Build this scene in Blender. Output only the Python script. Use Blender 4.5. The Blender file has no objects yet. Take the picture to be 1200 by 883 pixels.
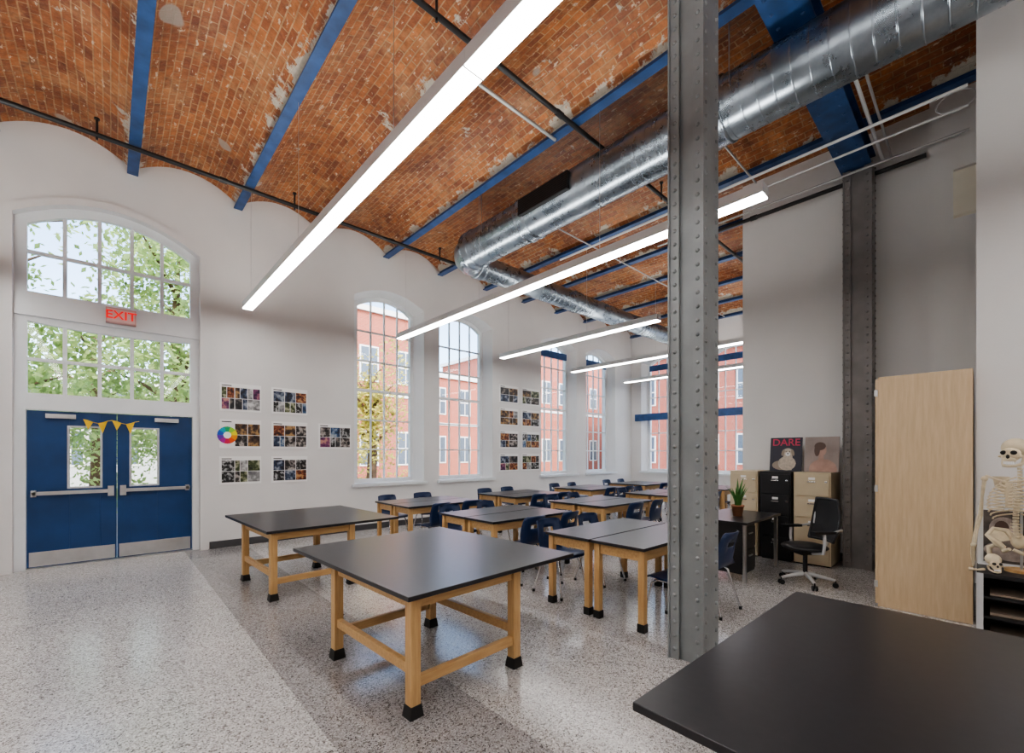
import bpy, math, random
from mathutils import Vector, Matrix
random.seed(7)
scene = bpy.context.scene
COL = scene.collection
H = 1.6
Y0 = 8.8      # window wall (inner face)
XF = 14.15    # far wall
XB = 8.0      # right-hand block wall
def BX(k): return 0.26 + 1.383 * k

# ------------------------------------------------------------------ materials
def newmat(name):
    m = bpy.data.materials.new(name); m.use_nodes = True
    nt = m.node_tree; b = nt.nodes["Principled BSDF"]
    return m, nt, b
def L(nt, a, b): nt.links.new(a, b)
def ramp(nt, fac, stops, interp='LINEAR'):
    r = nt.nodes.new("ShaderNodeValToRGB"); cr = r.color_ramp; cr.interpolation = interp
    while len(cr.elements) < len(stops): cr.elements.new(0.5)
    for e, (p, c) in zip(cr.elements, stops):
        e.position = p; e.color = (c[0], c[1], c[2], 1)
    L(nt, fac, r.inputs[0]); return r.outputs[0]
def noise(nt, vec, scale, detail=3, rough=0.5):
    n = nt.nodes.new("ShaderNodeTexNoise"); n.inputs["Scale"].default_value = scale
    n.inputs["Detail"].default_value = detail; n.inputs["Roughness"].default_value = rough
    if vec is not None: L(nt, vec, n.inputs["Vector"])
    return n
def objco(nt):
    return nt.nodes.new("ShaderNodeTexCoord").outputs["Object"]
def mix(nt, fac, a, b, mode='MIX'):
    n = nt.nodes.new("ShaderNodeMix"); n.data_type = 'RGBA'; n.blend_type = mode
    for s, v in ((0, fac), (6, a), (7, b)):
        if hasattr(v, 'links') or isinstance(v, bpy.types.NodeSocket): L(nt, v, n.inputs[s])
        else: n.inputs[s].default_value = v if s == 0 else (v[0], v[1], v[2], 1)
    return n.outputs[2]
def plain(name, c, rough=0.5, metal=0.0, var=0.08, scale=6, spec=0.5, bump=0.0, bscale=80, coat=0):
    m, nt, b = newmat(name)
    co = objco(nt); n = noise(nt, co, scale, 4)
    lo = tuple(x * (1 - var) for x in c); hi = tuple(min(1, x * (1 + var)) for x in c)
    L(nt, ramp(nt, n.outputs[0], [(0.3, lo), (0.7, hi)]), b.inputs["Base Color"])
    b.inputs["Roughness"].default_value = rough; b.inputs["Metallic"].default_value = metal
    b.inputs["Specular IOR Level"].default_value = spec
    b.inputs["Coat Weight"].default_value = coat
    if bump:
        n2 = noise(nt, co, bscale, 2); bp = nt.nodes.new("ShaderNodeBump")
        bp.inputs["Strength"].default_value = bump; bp.inputs["Distance"].default_value = 0.01
        L(nt, n2.outputs[0], bp.inputs["Height"]); L(nt, bp.outputs[0], b.inputs["Normal"])
    return m
def emis(name, c, s):
    m, nt, b = newmat(name)
    b.inputs["Base Color"].default_value = (*c, 1)
    b.inputs["Emission Color"].default_value = (*c, 1); b.inputs["Emission Strength"].default_value = s
    return m
def wood(name, c1, c2, axis='Z', rough=0.4):
    m, nt, b = newmat(name); co = objco(nt)
    mp = nt.nodes.new("ShaderNodeMapping"); L(nt, co, mp.inputs[0])
    sc = [14, 14, 14]; sc['XYZ'.index(axis)] = 1.2; mp.inputs["Scale"].default_value = sc
    n = noise(nt, mp.outputs[0], 3.0, 6, 0.6)
    L(nt, ramp(nt, n.outputs[0], [(0.3, c1), (0.7, c2)]), b.inputs["Base Color"])
    b.inputs["Roughness"].default_value = rough
    return m

M_wall = plain("wall_paint", (0.715, 0.705, 0.695), 0.6, var=0.03, scale=1.2, bump=0.08, bscale=60)
M_wall2 = plain("wall_paint_block", (0.735, 0.725, 0.715), 0.6, var=0.03, scale=1.0, bump=0.08, bscale=60)
M_trim = plain("white_trim", (0.76, 0.785, 0.80), 0.35, var=0.02)
M_base = plain("baseboard_grey", (0.07, 0.07, 0.075), 0.5)
M_blue = plain("beam_blue", (0.024, 0.068, 0.185), 0.45, var=0.30, scale=5)
M_door = plain("door_blue", (0.010, 0.052, 0.165), 0.33, var=0.15, scale=3, bump=0.12, bscale=120)
M_steel = plain("brushed_steel", (0.6, 0.6, 0.6), 0.3, 1.0)
M_chrome = plain("chrome", (0.7, 0.7, 0.72), 0.15, 1.0)
M_pipe = plain("black_pipe", (0.02, 0.02, 0.022), 0.4)
M_cond = plain("conduit_grey", (0.50, 0.50, 0.50), 0.4, 0.5)
M_col = plain("column_grey", (0.24, 0.255, 0.26), 0.40, var=0.12, scale=4, bump=0.15, bscale=30)
M_coldk = plain("column_dark", (0.22, 0.205, 0.20), 0.45, var=0.15, scale=4)
M_top = plain("black_laminate", (0.022, 0.021, 0.024), 0.30, var=0.12, scale=25)
M_maple = wood("maple", (0.50, 0.29, 0.12), (0.66, 0.43, 0.20))
M_mapleH = wood("maple_h", (0.50, 0.29, 0.12), (0.66, 0.43, 0.20), 'X')
M_cab = wood("cabinet_maple", (0.56, 0.41, 0.25), (0.66, 0.51, 0.335))
M_boot = plain("rubber_boot", (0.010, 0.010, 0.010), 0.5)
M_chair = plain("navy_plastic", (0.013, 0.032, 0.095), 0.33, var=0.06)
M_black = plain("black_plastic", (0.013, 0.013, 0.015), 0.4)
M_mesh = plain("black_mesh", (0.02, 0.02, 0.022), 0.8, bump=0.4, bscale=300)
M_lgrey = plain("grey_plastic", (0.52, 0.53, 0.54), 0.4)
M_white = plain("white_enamel", (0.72, 0.73, 0.74), 0.35, var=0.01)
M_beige = plain("beige_enamel", (0.60, 0.51, 0.36), 0.4, var=0.03)
M_cream = plain("cream_enamel", (0.74, 0.70, 0.60), 0.4, var=0.03)
M_paper = plain("paper", (0.84, 0.84, 0.83), 0.6, var=0.01)
M_yellow = plain("yellow_felt", (0.85, 0.55, 0.03), 0.7)
M_bone = plain("bone", (0.66, 0.57, 0.41), 0.5, var=0.12, scale=20)
M_dark = plain("near_black", (0.008, 0.008, 0.009), 0.6)
M_terra = plain("terracotta", (0.42, 0.19, 0.10), 0.7)
M_leaf = plain("leaf_green", (0.06, 0.18, 0.04), 0.5, var=0.3, scale=15)
M_lens = emis("lamp_lens", (1.0, 0.99, 0.97), 15.0)
M_up = emis("lamp_uplight", (1.0, 0.97, 0.93), 13.0)
M_exit = emis("exit_red", (0.9, 0.02, 0.02), 0.35)
M_exitb = plain("exit_housing", (0.60, 0.34, 0.32), 0.4)
M_asph = plain("asphalt", (0.28, 0.28, 0.28), 0.9)
M_grass = plain("grass", (0.14, 0.22, 0.07), 0.9, var=0.3)
M_bark = plain("bark", (0.12, 0.08, 0.05), 0.9, var=0.3)
M_extglass = plain("exterior_window_glass", (0.10, 0.13, 0.17), 0.15)

def glass():
    m = bpy.data.materials.new("window_glass"); m.use_nodes = True
    nt = m.node_tree; nt.nodes.clear()
    o = nt.nodes.new("ShaderNodeOutputMaterial"); mx = nt.nodes.new("ShaderNodeMixShader")
    t = nt.nodes.new("ShaderNodeBsdfTransparent"); g = nt.nodes.new("ShaderNodeBsdfGlossy")
    g.inputs["Roughness"].default_value = 0.02; mx.inputs[0].default_value = 0.025
    L(nt, t.outputs[0], mx.inputs[1]); L(nt, g.outputs[0], mx.inputs[2]); L(nt, mx.outputs[0], o.inputs[0])
    return m
M_glass = glass()

def terrazzo():
    m, nt, b = newmat("terrazzo"); co = objco(nt)
    def chips(scale, stops, off=0):
        v = nt.nodes.new("ShaderNodeTexVoronoi"); v.inputs["Scale"].default_value = scale; L(nt, co, v.inputs[0])
        sep = nt.nodes.new("ShaderNodeSeparateColor"); L(nt, v.outputs["Color"], sep.inputs[0])
        return ramp(nt, sep.outputs[off], stops, 'CONSTANT')
    c = chips(150, [(0.0, (0.13, 0.12, 0.115)), (0.10, (0.32, 0.295, 0.28)), (0.24, (0.46, 0.445, 0.435)),
        (0.5, (0.55, 0.535, 0.525)), (0.75, (0.62, 0.605, 0.595)), (0.92, (0.76, 0.75, 0.74))])
    d = chips(62, [(0.0, (0.62, 0.60, 0.58)), (0.05, (1, 1, 1)), (0.95, (1.12, 1.12, 1.12))], 1)
    c = mix(nt, 1.0, c, d, 'MULTIPLY')
    n = noise(nt, co, 1.3, 3)
    c2 = mix(nt, 1.0, c, ramp(nt, n.outputs[0], [(0.3, (0.90, 0.90, 0.90)), (0.7, (1, 1, 1))]), 'MULTIPLY')
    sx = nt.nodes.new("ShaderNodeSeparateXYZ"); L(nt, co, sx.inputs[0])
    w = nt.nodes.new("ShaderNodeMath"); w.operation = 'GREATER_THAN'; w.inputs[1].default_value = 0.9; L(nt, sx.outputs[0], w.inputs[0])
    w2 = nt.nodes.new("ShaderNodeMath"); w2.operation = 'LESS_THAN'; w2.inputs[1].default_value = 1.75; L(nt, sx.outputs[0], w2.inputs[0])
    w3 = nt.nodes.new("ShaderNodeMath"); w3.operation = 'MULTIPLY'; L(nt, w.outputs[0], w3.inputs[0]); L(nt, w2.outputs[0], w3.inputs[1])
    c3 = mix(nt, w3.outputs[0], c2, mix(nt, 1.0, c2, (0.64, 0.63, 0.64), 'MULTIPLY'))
    L(nt, c3, b.inputs["Base Color"])
    b.inputs["Roughness"].default_value = 0.18; b.inputs["Specular IOR Level"].default_value = 0.7
    return m
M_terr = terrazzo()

def vault():
    m, nt, b = newmat("vault_brick")
    uv = nt.nodes.new("ShaderNodeTexCoord").outputs["UV"]
    co = objco(nt)
    # slightly wobbling courses
    nw = noise(nt, co, 2.5, 2); vm = nt.nodes.new("ShaderNodeVectorMath"); vm.operation = 'MULTIPLY_ADD'
    vm.inputs[1].default_value = (0.025, 0.025, 0); L(nt, nw.outputs["Color"], vm.inputs[0]); L(nt, uv, vm.inputs[2])
    br = nt.nodes.new("ShaderNodeTexBrick"); L(nt, vm.outputs[0], br.inputs["Vector"])
    br.inputs["Color1"].default_value = (0.48, 0.175, 0.055, 1); br.inputs["Color2"].default_value = (0.25, 0.078, 0.032, 1)
    br.inputs["Mortar"].default_value = (0.50, 0.31, 0.165, 1)
    br.inputs["Scale"].default_value = 1.0; br.inputs["Mortar Size"].default_value = 0.008
    br.inputs["Mortar Smooth"].default_value = 0.4
    br.inputs["Brick Width"].default_value = 0.21; br.inputs["Row Height"].default_value = 0.08
    br.inputs["Bias"].default_value = -0.1
    n1 = noise(nt, co, 0.8, 6, 0.7)
    c1 = mix(nt, ramp(nt, n1.outputs[0], [(0.42, (0, 0, 0)), (0.60, (1, 1, 1))]), br.outputs["Color"],
             mix(nt, 1.0, br.outputs["Color"], (0.60, 0.50, 0.47), 'MULTIPLY'))
    n6 = noise(nt, co, 1.7, 5, 0.7)
    c1 = mix(nt, ramp(nt, n6.outputs[0], [(0.52, (0, 0, 0)), (0.66, (.45, .45, .45))]), c1, (0.54, 0.30, 0.14))
    n5 = noise(nt, co, 14, 4, 0.7)
    c1 = mix(nt, 1.0, c1, ramp(nt, n5.outputs[0], [(0.25, (0.55, 0.55, 0.55)), (0.7, (1.2, 1.2, 1.2))]), 'MULTIPLY')
    # small mortar smears, brick sized
    mp = nt.nodes.new("ShaderNodeMapping"); mp.inputs["Scale"].default_value = (7, 15, 1); L(nt, uv, mp.inputs[0])
    n2 = noise(nt, mp.outputs[0], 1.1, 4, 0.65)
    c2 = mix(nt, ramp(nt, n2.outputs[0], [(0.61, (0, 0, 0)), (0.66, (.85, .85, .85))]), c1, (0.62, 0.50, 0.37))
    # lime / repair patches, concentrated along the beams
    n3 = noise(nt, co, 2.3, 7, 0.7)
    sp = nt.nodes.new("ShaderNodeSeparateXYZ"); L(nt, co, sp.inputs[0])
    zf = nt.nodes.new("ShaderNodeMapRange"); zf.inputs[1].default_value = 5.93; zf.inputs[2].default_value = 6.08
    zf.inputs[3].default_value = 0.20; zf.inputs[4].default_value = 0.0; L(nt, sp.outputs[2], zf.inputs[0])
    ad = nt.nodes.new("ShaderNodeMath"); ad.operation = 'ADD'; L(nt, n3.outputs[0], ad.inputs[0]); L(nt, zf.outputs[0], ad.inputs[1])
    c3 = mix(nt, ramp(nt, ad.outputs[0], [(0.645, (0, 0, 0)), (0.675, (1, 1, 1))]), c2, mix(nt, n5.outputs[0], (0.30, 0.27, 0.22), (0.66, 0.61, 0.52)))
    # grey cement repairs
    n7 = noise(nt, co, 1.15, 2, 0.4)
    c3 = mix(nt, ramp(nt, n7.outputs[0], [(0.725, (0, 0, 0)), (0.735, (.85, .85, .85))]), c3, (0.34, 0.30, 0.26))
    L(nt, c3, b.inputs["Base Color"]); b.inputs["Roughness"].default_value = 0.45
    bp = nt.nodes.new("ShaderNodeBump"); bp.inputs["Strength"].default_value = 0.7; bp.inputs["Distance"].default_value = 0.013
    inv = nt.nodes.new("ShaderNodeMath"); inv.operation = 'SUBTRACT'; inv.inputs[0].default_value = 1; L(nt, br.outputs["Fac"], inv.inputs[1])
    ad2 = nt.nodes.new("ShaderNodeMath"); ad2.operation = 'ADD'; L(nt, inv.outputs[0], ad2.inputs[0]); L(nt, n5.outputs[0], ad2.inputs[1])
    L(nt, ad2.outputs[0], bp.inputs["Height"]); L(nt, bp.outputs[0], b.inputs["Normal"])
    return m
M_vault = vault()

def extbrick():
    m, nt, b = newmat("exterior_brick"); co = objco(nt)
    sp = nt.nodes.new("ShaderNodeSeparateXYZ"); L(nt, co, sp.inputs[0])
    ad = nt.nodes.new("ShaderNodeMath"); ad.operation = 'ADD'; L(nt, sp.outputs[0], ad.inputs[0]); L(nt, sp.outputs[1], ad.inputs[1])
    cb = nt.nodes.new("ShaderNodeCombineXYZ"); L(nt, ad.outputs[0], cb.inputs[0]); L(nt, sp.outputs[2], cb.inputs[1])
    br = nt.nodes.new("ShaderNodeTexBrick"); L(nt, cb.outputs[0], br.inputs["Vector"])
    br.inputs["Color1"].default_value = (0.40, 0.10, 0.06, 1); br.inputs["Color2"].default_value = (0.30, 0.075, 0.05, 1)
    br.inputs["Mortar"].default_value = (0.42, 0.24, 0.19, 1); br.inputs["Scale"].default_value = 1
    br.inputs["Brick Width"].default_value = 0.22; br.inputs["Row Height"].default_value = 0.075; br.inputs["Mortar Size"].default_value = 0.008
    L(nt, br.outputs[0], b.inputs["Base Color"]); b.inputs["Roughness"].default_value = 0.85
    return m
M_xbrick = extbrick()

def duct():
    m, nt, b = newmat("galvanised_duct"); co = objco(nt)
    n = noise(nt, co, 2.5, 5, 0.7)
    L(nt, ramp(nt, n.outputs[0], [(0.3, (0.22, 0.265, 0.305)), (0.7, (0.38, 0.43, 0.48))]), b.inputs["Base Color"])
    b.inputs["Metallic"].default_value = 0.95
    L(nt, ramp(nt, n.outputs[0], [(0.2, (0.22,) * 3), (0.8, (0.34,) * 3)]), b.inputs["Roughness"])
    return m
M_duct = duct()

def leafmat(name, c):
    m = bpy.data.materials.new(name); m.use_nodes = True; nt = m.node_tree; b = nt.nodes["Principled BSDF"]
    n = noise(nt, objco(nt), 1.5, 4)
    col = ramp(nt, n.outputs[0], [(0.3, tuple(x * .6 for x in c)), (0.7, tuple(min(1, x * 1.4) for x in c))])
    L(nt, col, b.inputs["Base Color"]); b.inputs["Roughness"].default_value = 0.6
    t = nt.nodes.new("ShaderNodeBsdfTranslucent"); L(nt, col, t.inputs[0])
    mx = nt.nodes.new("ShaderNodeMixShader"); mx.inputs[0].default_value = 0.5
    L(nt, b.outputs[0], mx.inputs[1]); L(nt, t.outputs[0], mx.inputs[2])
    L(nt, mx.outputs[0], nt.nodes["Material Output"].inputs[0])
    return m
M_lv1 = leafmat("tree_leaves", (0.36, 0.48, 0.18)); M_lv2 = leafmat("autumn_leaves", (0.56, 0.52, 0.14))

# ------------------------------------------------------------------ mesh builder
class MB:
    def __init__(s): s.v = []; s.f = []; s.mi = []; s.sm = []; s.mats = []
    def mat(s, m):
        if m not in s.mats: s.mats.append(m)
        return s.mats.index(m)
    def add(s, vs, fs, m, smooth=False, T=None):
        o = len(s.v); i = s.mat(m)
        for v in vs:
            v = Vector(v); s.v.append(T @ v if T is not None else v)
        for f in fs: s.f.append([o + k for k in f]); s.mi.append(i); s.sm.append(smooth)
    def box(s, x0, x1, y0, y1, z0, z1, m, T=None):
        vs = [(x, y, z) for z in (z0, z1) for y in (y0, y1) for x in (x0, x1)]
        s.add(vs, [(0, 2, 3, 1), (4, 5, 7, 6), (0, 1, 5, 4), (2, 6, 7, 3), (0, 4, 6, 2), (1, 3, 7, 5)], m, False, T)
    def cyl(s, p0, p1, r, m, r1=None, seg=12, caps=True, smooth=True):
        p0 = Vector(p0); p1 = Vector(p1); r1 = r if r1 is None else r1
        d = (p1 - p0).normalized(); a = d.orthogonal().normalized(); b = d.cross(a)
        vs = []
        for p, rr in ((p0, r), (p1, r1)):
            for i in range(seg):
                t = 2 * math.pi * i / seg; vs.append(p + a * math.cos(t) * rr + b * math.sin(t) * rr)
        s.add(vs, [(i, (i + 1) % seg, seg + (i + 1) % seg, seg + i) for i in range(seg)], m, smooth)
        if caps: s.add(vs, [tuple(range(seg))[::-1], tuple(range(seg, 2 * seg))], m)
    def tube(s, pts, r, m, seg=8, closed=False):
        pts = [Vector(p) for p in pts]; n = len(pts)
        rs = r if isinstance(r, (list, tuple)) else [r] * n
        vs = []; a = None
        for i, p in enumerate(pts):
            d = (pts[min(i + 1, n - 1)] - pts[max(i - 1, 0)]).normalized()
            if a is None: a = d.orthogonal().normalized()
            else:
                a = (a - d * a.dot(d)); a = a.normalized() if a.length > 1e-6 else d.orthogonal().normalized()
            b = d.cross(a)
            for k in range(seg):
                t = 2 * math.pi * k / seg; vs.append(p + (a * math.cos(t) + b * math.sin(t)) * rs[i])
        fs = [(i * seg + k, i * seg + (k + 1) % seg, (i + 1) * seg + (k + 1) % seg, (i + 1) * seg + k) for i in range(n - 1) for k in range(seg)]
        s.add(vs, fs, m, True)
        s.add(vs, [tuple(range(seg))[::-1], tuple(range((n - 1) * seg, n * seg))], m)
    def ell(s, c, r, m, seg=16, rings=10, T=None):
        c = Vector(c); vs = []; fs = []
        for i in range(rings + 1):
            p = math.pi * i / rings
            for k in range(seg):
                t = 2 * math.pi * k / seg
                vs.append(c + Vector((r[0] * math.sin(p) * math.cos(t), r[1] * math.sin(p) * math.sin(t), r[2] * math.cos(p))))
        for i in range(rings):
            for k in range(seg):
                fs.append((i * seg + k, (i + 1) * seg + k, (i + 1) * seg + (k + 1) % seg, i * seg + (k + 1) % seg))
        s.add(vs, fs, m, True, T)
    def lathe(s, prof, m, seg=24, T=None):  # prof list (r,z)
        vs = []; fs = []
        for r, z in prof:
            for k in range(seg):
                t = 2 * math.pi * k / seg; vs.append((r * math.cos(t), r * math.sin(t), z))
        for i in range(len(prof) - 1):
            for k in range(seg):
                fs.append((i * seg + k, i * seg + (k + 1) % seg, (i + 1) * seg + (k + 1) % seg, (i + 1) * seg + k))
        s.add(vs, fs, m, True, T)
    def mesh(s, name):
        me = bpy.data.meshes.new(name); me.from_pydata([tuple(v) for v in s.v], [], s.f)
        for m in s.mats: me.materials.append(m)
        me.polygons.foreach_set("material_index", s.mi); me.polygons.foreach_set("use_smooth", s.sm)
        me.update(); return me
    def build(s, name, loc=(0, 0, 0), rz=0, bevel=0):
        return place(name, s.mesh(name), loc, rz, bevel)
def place(name, me, loc=(0, 0, 0), rz=0, bevel=0):
    o = bpy.data.objects.new(name, me); COL.objects.link(o); o.location = loc; o.rotation_euler = (0, 0, rz)
    if bevel:
        b = o.modifiers.new("bevel", 'BEVEL'); b.width = bevel; b.segments = 2; b.limit_method = 'ANGLE'
    return o
def text(body, size, loc, rot, mat, parent, name="lettering", ext=0.002, bold=0.0):
    cu = bpy.data.curves.new(name, 'FONT'); cu.body = body; cu.size = size; cu.extrude = ext; cu.align_x = 'CENTER'; cu.align_y = 'CENTER'
    cu.offset = bold
    cu.materials.append(mat); o = bpy.data.objects.new(name, cu); COL.objects.link(o)
    o.location = loc; o.rotation_euler = rot; o.parent = parent
    return o

# ------------------------------------------------------------------ room shell
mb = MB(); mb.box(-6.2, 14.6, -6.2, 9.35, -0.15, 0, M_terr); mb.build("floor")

ZS, ZC = 5.93, 6.2
def vaultz(f): return ZS + (ZC - ZS) * (1 - (2 * f - 1) ** 2)
def ceiling():
    vs = []; fs = []; uvs = []; NS = 14
    y0, y1 = -6.2, Y0 + 0.25
    arc = 0
    for k in range(-5, 11):
        xa, xb = BX(k), BX(k + 1); prev = None
        for i in range(NS + 1):
            f = i / NS; x = xa + (xb - xa) * f; z = vaultz(f)
            if prev is not None: arc += math.dist(prev, (x, z))
            prev = (x, z)
            vs += [(x, y0, z), (x, y1, z)]; uvs += [(y0, arc), (y1, arc)]
            if i:
                n = len(vs); fs.append((n - 4, n - 3, n - 1, n - 2))
    nq = len(fs)
    n = len(vs)
    for z in (6.3, 6.5):  # unseen flat slab over the vaults, added to block outside light
        vs += [(-7, -6.3, z), (15.6, -6.3, z), (15.6, 9.5, z), (-7, 9.5, z)]; uvs += [(0, 0)] * 4
    fs += [(n, n + 1, n + 2, n + 3), (n + 4, n + 5, n + 6, n + 7)]
    for i in range(4): fs.append((n + i, n + (i + 1) % 4, n + 4 + (i + 1) % 4, n + 4 + i))
    me = bpy.data.meshes.new("ceiling"); me.from_pydata(vs, [], fs)
    ul = me.uv_layers.new(name="UVMap")
    for p in me.polygons:
        p.use_smooth = p.index < nq
        for li in p.loop_indices: ul.data[li].uv = uvs[me.loops[li].vertex_index]
    me.materials.append(M_vault)
    place("ceiling", me)
ceiling()

def arch(u0, u1, zs, zc, n=12):
    uc = (u0 + u1) / 2; hw = (u1 - u0) / 2
    return [(u0 + (u1 - u0) * i / n, zs + (zc - zs) * (1 - ((u0 + (u1 - u0) * i / n - uc) / hw) ** 2)) for i in range(n + 1)]
def wall(name, mp, ua, ub, ztop, D, ops, mat):
    """ops: (u0,u1,z0,zs,zc,splay)"""
    mb = MB()
    def q(pts, dep): mb.add([mp(u, dep, z) for u, z in pts], [tuple(range(len(pts)))], mat)
    for dep in (0, D):
        cur = ua
        for (u0, u1, z0, zs, zc, s) in ops:
            if dep: u0 += s; u1 -= s; zs -= s * .6; zc -= s * .6
            q([(cur, 0), (u0, 0), (u0, ztop), (cur, ztop)], dep)
            if z0 > 0: q([(u0, 0), (u1, 0), (u1, z0), (u0, z0)], dep)
            a = arch(u0, u1, zs, zc)
            for p, r in zip(a[:-1], a[1:]): q([p, r, (r[0], ztop), (p[0], ztop)], dep)
            cur = u1
        q([(cur, 0), (ub, 0), (ub, ztop), (cur, ztop)], dep)
    for (u0, u1, z0, zs, zc, s) in ops:
        A = [(u0, z0)] + arch(u0, u1, zs, zc) + [(u1, z0)]
        B = [(u0 + s, z0)] + arch(u0 + s, u1 - s, zs - s * .6, zc - s * .6) + [(u1 - s, z0)]
        n = len(A)
        for i in range(n):
            j = (i + 1) % n
            if z0 == 0 and i == n - 1: continue
            mb.add([mp(A[i][0], 0, A[i][1]), mp(A[j][0], 0, A[j][1]), mp(B[j][0], D, B[j][1]), mp(B[i][0], D, B[i][1])], [(0, 1, 2, 3)], mat)
    for u in (ua, ub): mb.add([mp(u, 0, 0), mp(u, D, 0), mp(u, D, ztop), mp(u, 0, ztop)], [(0, 1, 2, 3)], mat)
    mb.add([mp(ua, 0, ztop), mp(ub, 0, ztop), mp(ub, D, ztop), mp(ua, D, ztop)], [(0, 1, 2, 3)], mat)
    return mb.build(name)
MY = lambda u, d, z: (u, Y0 + d, z)
MX = lambda u, d, z: (XF + d, u, z)
WINS = [(3.71, 5.36), (5.78, 7.44), (9.30, 10.95), (11.45, 13.10)]
WS, WC = 4.90, 5.14
ops = [(-0.95, 1.10, 0, 4.84, 5.2, 0)] + [(a, b, 0.97, WS, WC, 0.16) for a, b in WINS]
wall("wall_left", MY, -6.2, XF + 0.45, 6.45, 0.45, ops, M_wall)
FW = [(4.45, 6.1), (6.75, 8.4)]
wall("wall_far", MX, 2.8, Y0, 6.45, 0.45, [(a, b, 0.97, WS, WC, 0.16) for a, b in FW], M_wall)
mb = MB(); mb.box(XB, 14.6, -6.2, 2.8, 0, 6.45, M_wall2)
mb.box(XB - 0.14, XB, -6.2, 0.47, 0, 6.2, M_wall2)
mb.build("wall_right")
mb = MB(); mb.box(6.02, XB - 0.14, -6.2, 0.04, 0, 6.45, M_wall2); mb.build("wall_pier")
mb = MB(); mb.box(-6.2, 6.02, -6.4, -6.2, 0, 6.45, M_wall); mb.build("wall_back")
mb = MB(); mb.box(-6.4, -6.2, -6.4, 9.25, 0, 6.45, M_wall); mb.build("wall_entry_side")
mb = MB()
mb.box(-6.2, -1.08, Y0 - 0.015, Y0, 0, 0.12, M_base); mb.box(1.23, XF, Y0 - 0.015, Y0, 0, 0.12, M_base); mb.build("baseboard_left")
mb = MB(); mb.box(XF - 0.015, XF, 2.8, Y0 - 0.02, 0, 0.12, M_base); mb.build("baseboard_far")
mb = MB(); mb.box(XB - 0.015, XB, 0.48, 2.8, 0, 0.12, M_base); mb.build("baseboard_right")

# windows
def ring(mb, mp, A, B, d0, d1, mat):
    n = len(A)
    for i in range(n):
        j = (i + 1) % n
        for d in (d0, d1): mb.add([mp(A[i][0], d, A[i][1]), mp(A[j][0], d, A[j][1]), mp(B[j][0], d, B[j][1]), mp(B[i][0], d, B[i][1])], [(0, 1, 2, 3)], mat)
        for P in (A, B): mb.add([mp(P[i][0], d0, P[i][1]), mp(P[j][0], d0, P[j][1]), mp(P[j][0], d1, P[j][1]), mp(P[i][0], d1, P[i][1])], [(0, 1, 2, 3)], mat)
def mbox(mb, mp, u0, u1, d0, d1, z0, z1, mat):
    a = mp(u0, d0, z0); b = mp(u1, d1, z1)
    mb.box(min(a[0], b[0]), max(a[0], b[0]), min(a[1], b[1]), max(a[1], b[1]), z0, z1, mat)
def outline(u0, u1, z0, zs, zc): return [(u0, z0)] + arch(u0, u1, zs, zc) + [(u1, z0)]
def window(idx, mp, u0, u1, z0, zs, zc, cols, rows, d=0.3, f=0.085, mun=0.03, meet=None, blind=False, sill=True, iu=0.16):
    mb = MB(); a0, a1 = u0, u1
    if sill: u0 += iu * d / 0.45; u1 -= iu * d / 0.45; zs -= iu * .6 * d / .45; zc -= iu * .6 * d / .45
    A = outline(u0, u1, z0, zs, zc); B = outline(u0 + f, u1 - f, z0 + f, zs - f * .6, zc - f)
    ring(mb, mp, A, B, d, d + 0.08, M_trim)
    uc = (u0 + u1) / 2; hw = (u1 - u0) / 2
    top = lambda u: zs + (zc - zs) * (1 - ((u - uc) / hw) ** 2) - f * 0.8
    for i in range(1, cols):
        u = u0 + f + (u1 - u0 - 2 * f) * i / cols
        mbox(mb, mp, u - mun / 2, u + mun / 2, d + 0.02, d + 0.06, z0 + f, top(u), M_trim)
    zt = zs - f * .6 if zc > zs else zs - f
    for i in range(1, rows):
        z = z0 + f + ((zt if zc == zs else (zs + zc) / 2 - f * .6) - z0 - f) * i / rows
        w = 0.06 if meet == i else mun
        mbox(mb, mp, u0 + f, u1 - f, d + 0.015, d + 0.065, z - w / 2, z + w / 2, M_trim)
    C = outline(u0 + f, u1 - f, z0 + f, zs - f * .6, zc - f)
    mb.add([mp(u, d + 0.04, z) for u, z in C], [tuple(range(len(C)))], M_glass)
    if blind:
        mbox(mb, mp, u0 + f, u1 - f, d - 0.05, d, zs - 0.26, zs - 0.06, M_blue)
    if sill:
        mbox(mb, mp, a0 - 0.06, a1 + 0.06, -0.06, 0.0, z0 - 0.06, z0, M_trim)
        mb.add([mp(a0, 0, z0 + .003), mp(a1, 0, z0 + .003), mp(u1, d, z0 + .003), mp(u0, d, z0 + .003)], [(0, 1, 2, 3)], M_trim)
    return mb.build("window_%d" % idx)
window(1, MY, -0.95, 1.10, 3.72, 4.84, 5.2, 5, 2, d=0.10, f=0.12, mun=0.045, sill=False)
window(2, MY, -0.95, 1.10, 2.32, 3.50, 3.50, 5, 2, d=0.10, f=0.12, mun=0.045, sill=False)
for i, (a, b) in enumerate(WINS): window(3 + i, MY, a, b, 0.97, WS, WC, 4, 6, meet=3, blind=i > 1)
for i, (a, b) in enumerate(FW): window(7 + i, MX, a, b, 0.97, WS, WC, 4, 6, meet=3, blind=True)
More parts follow.
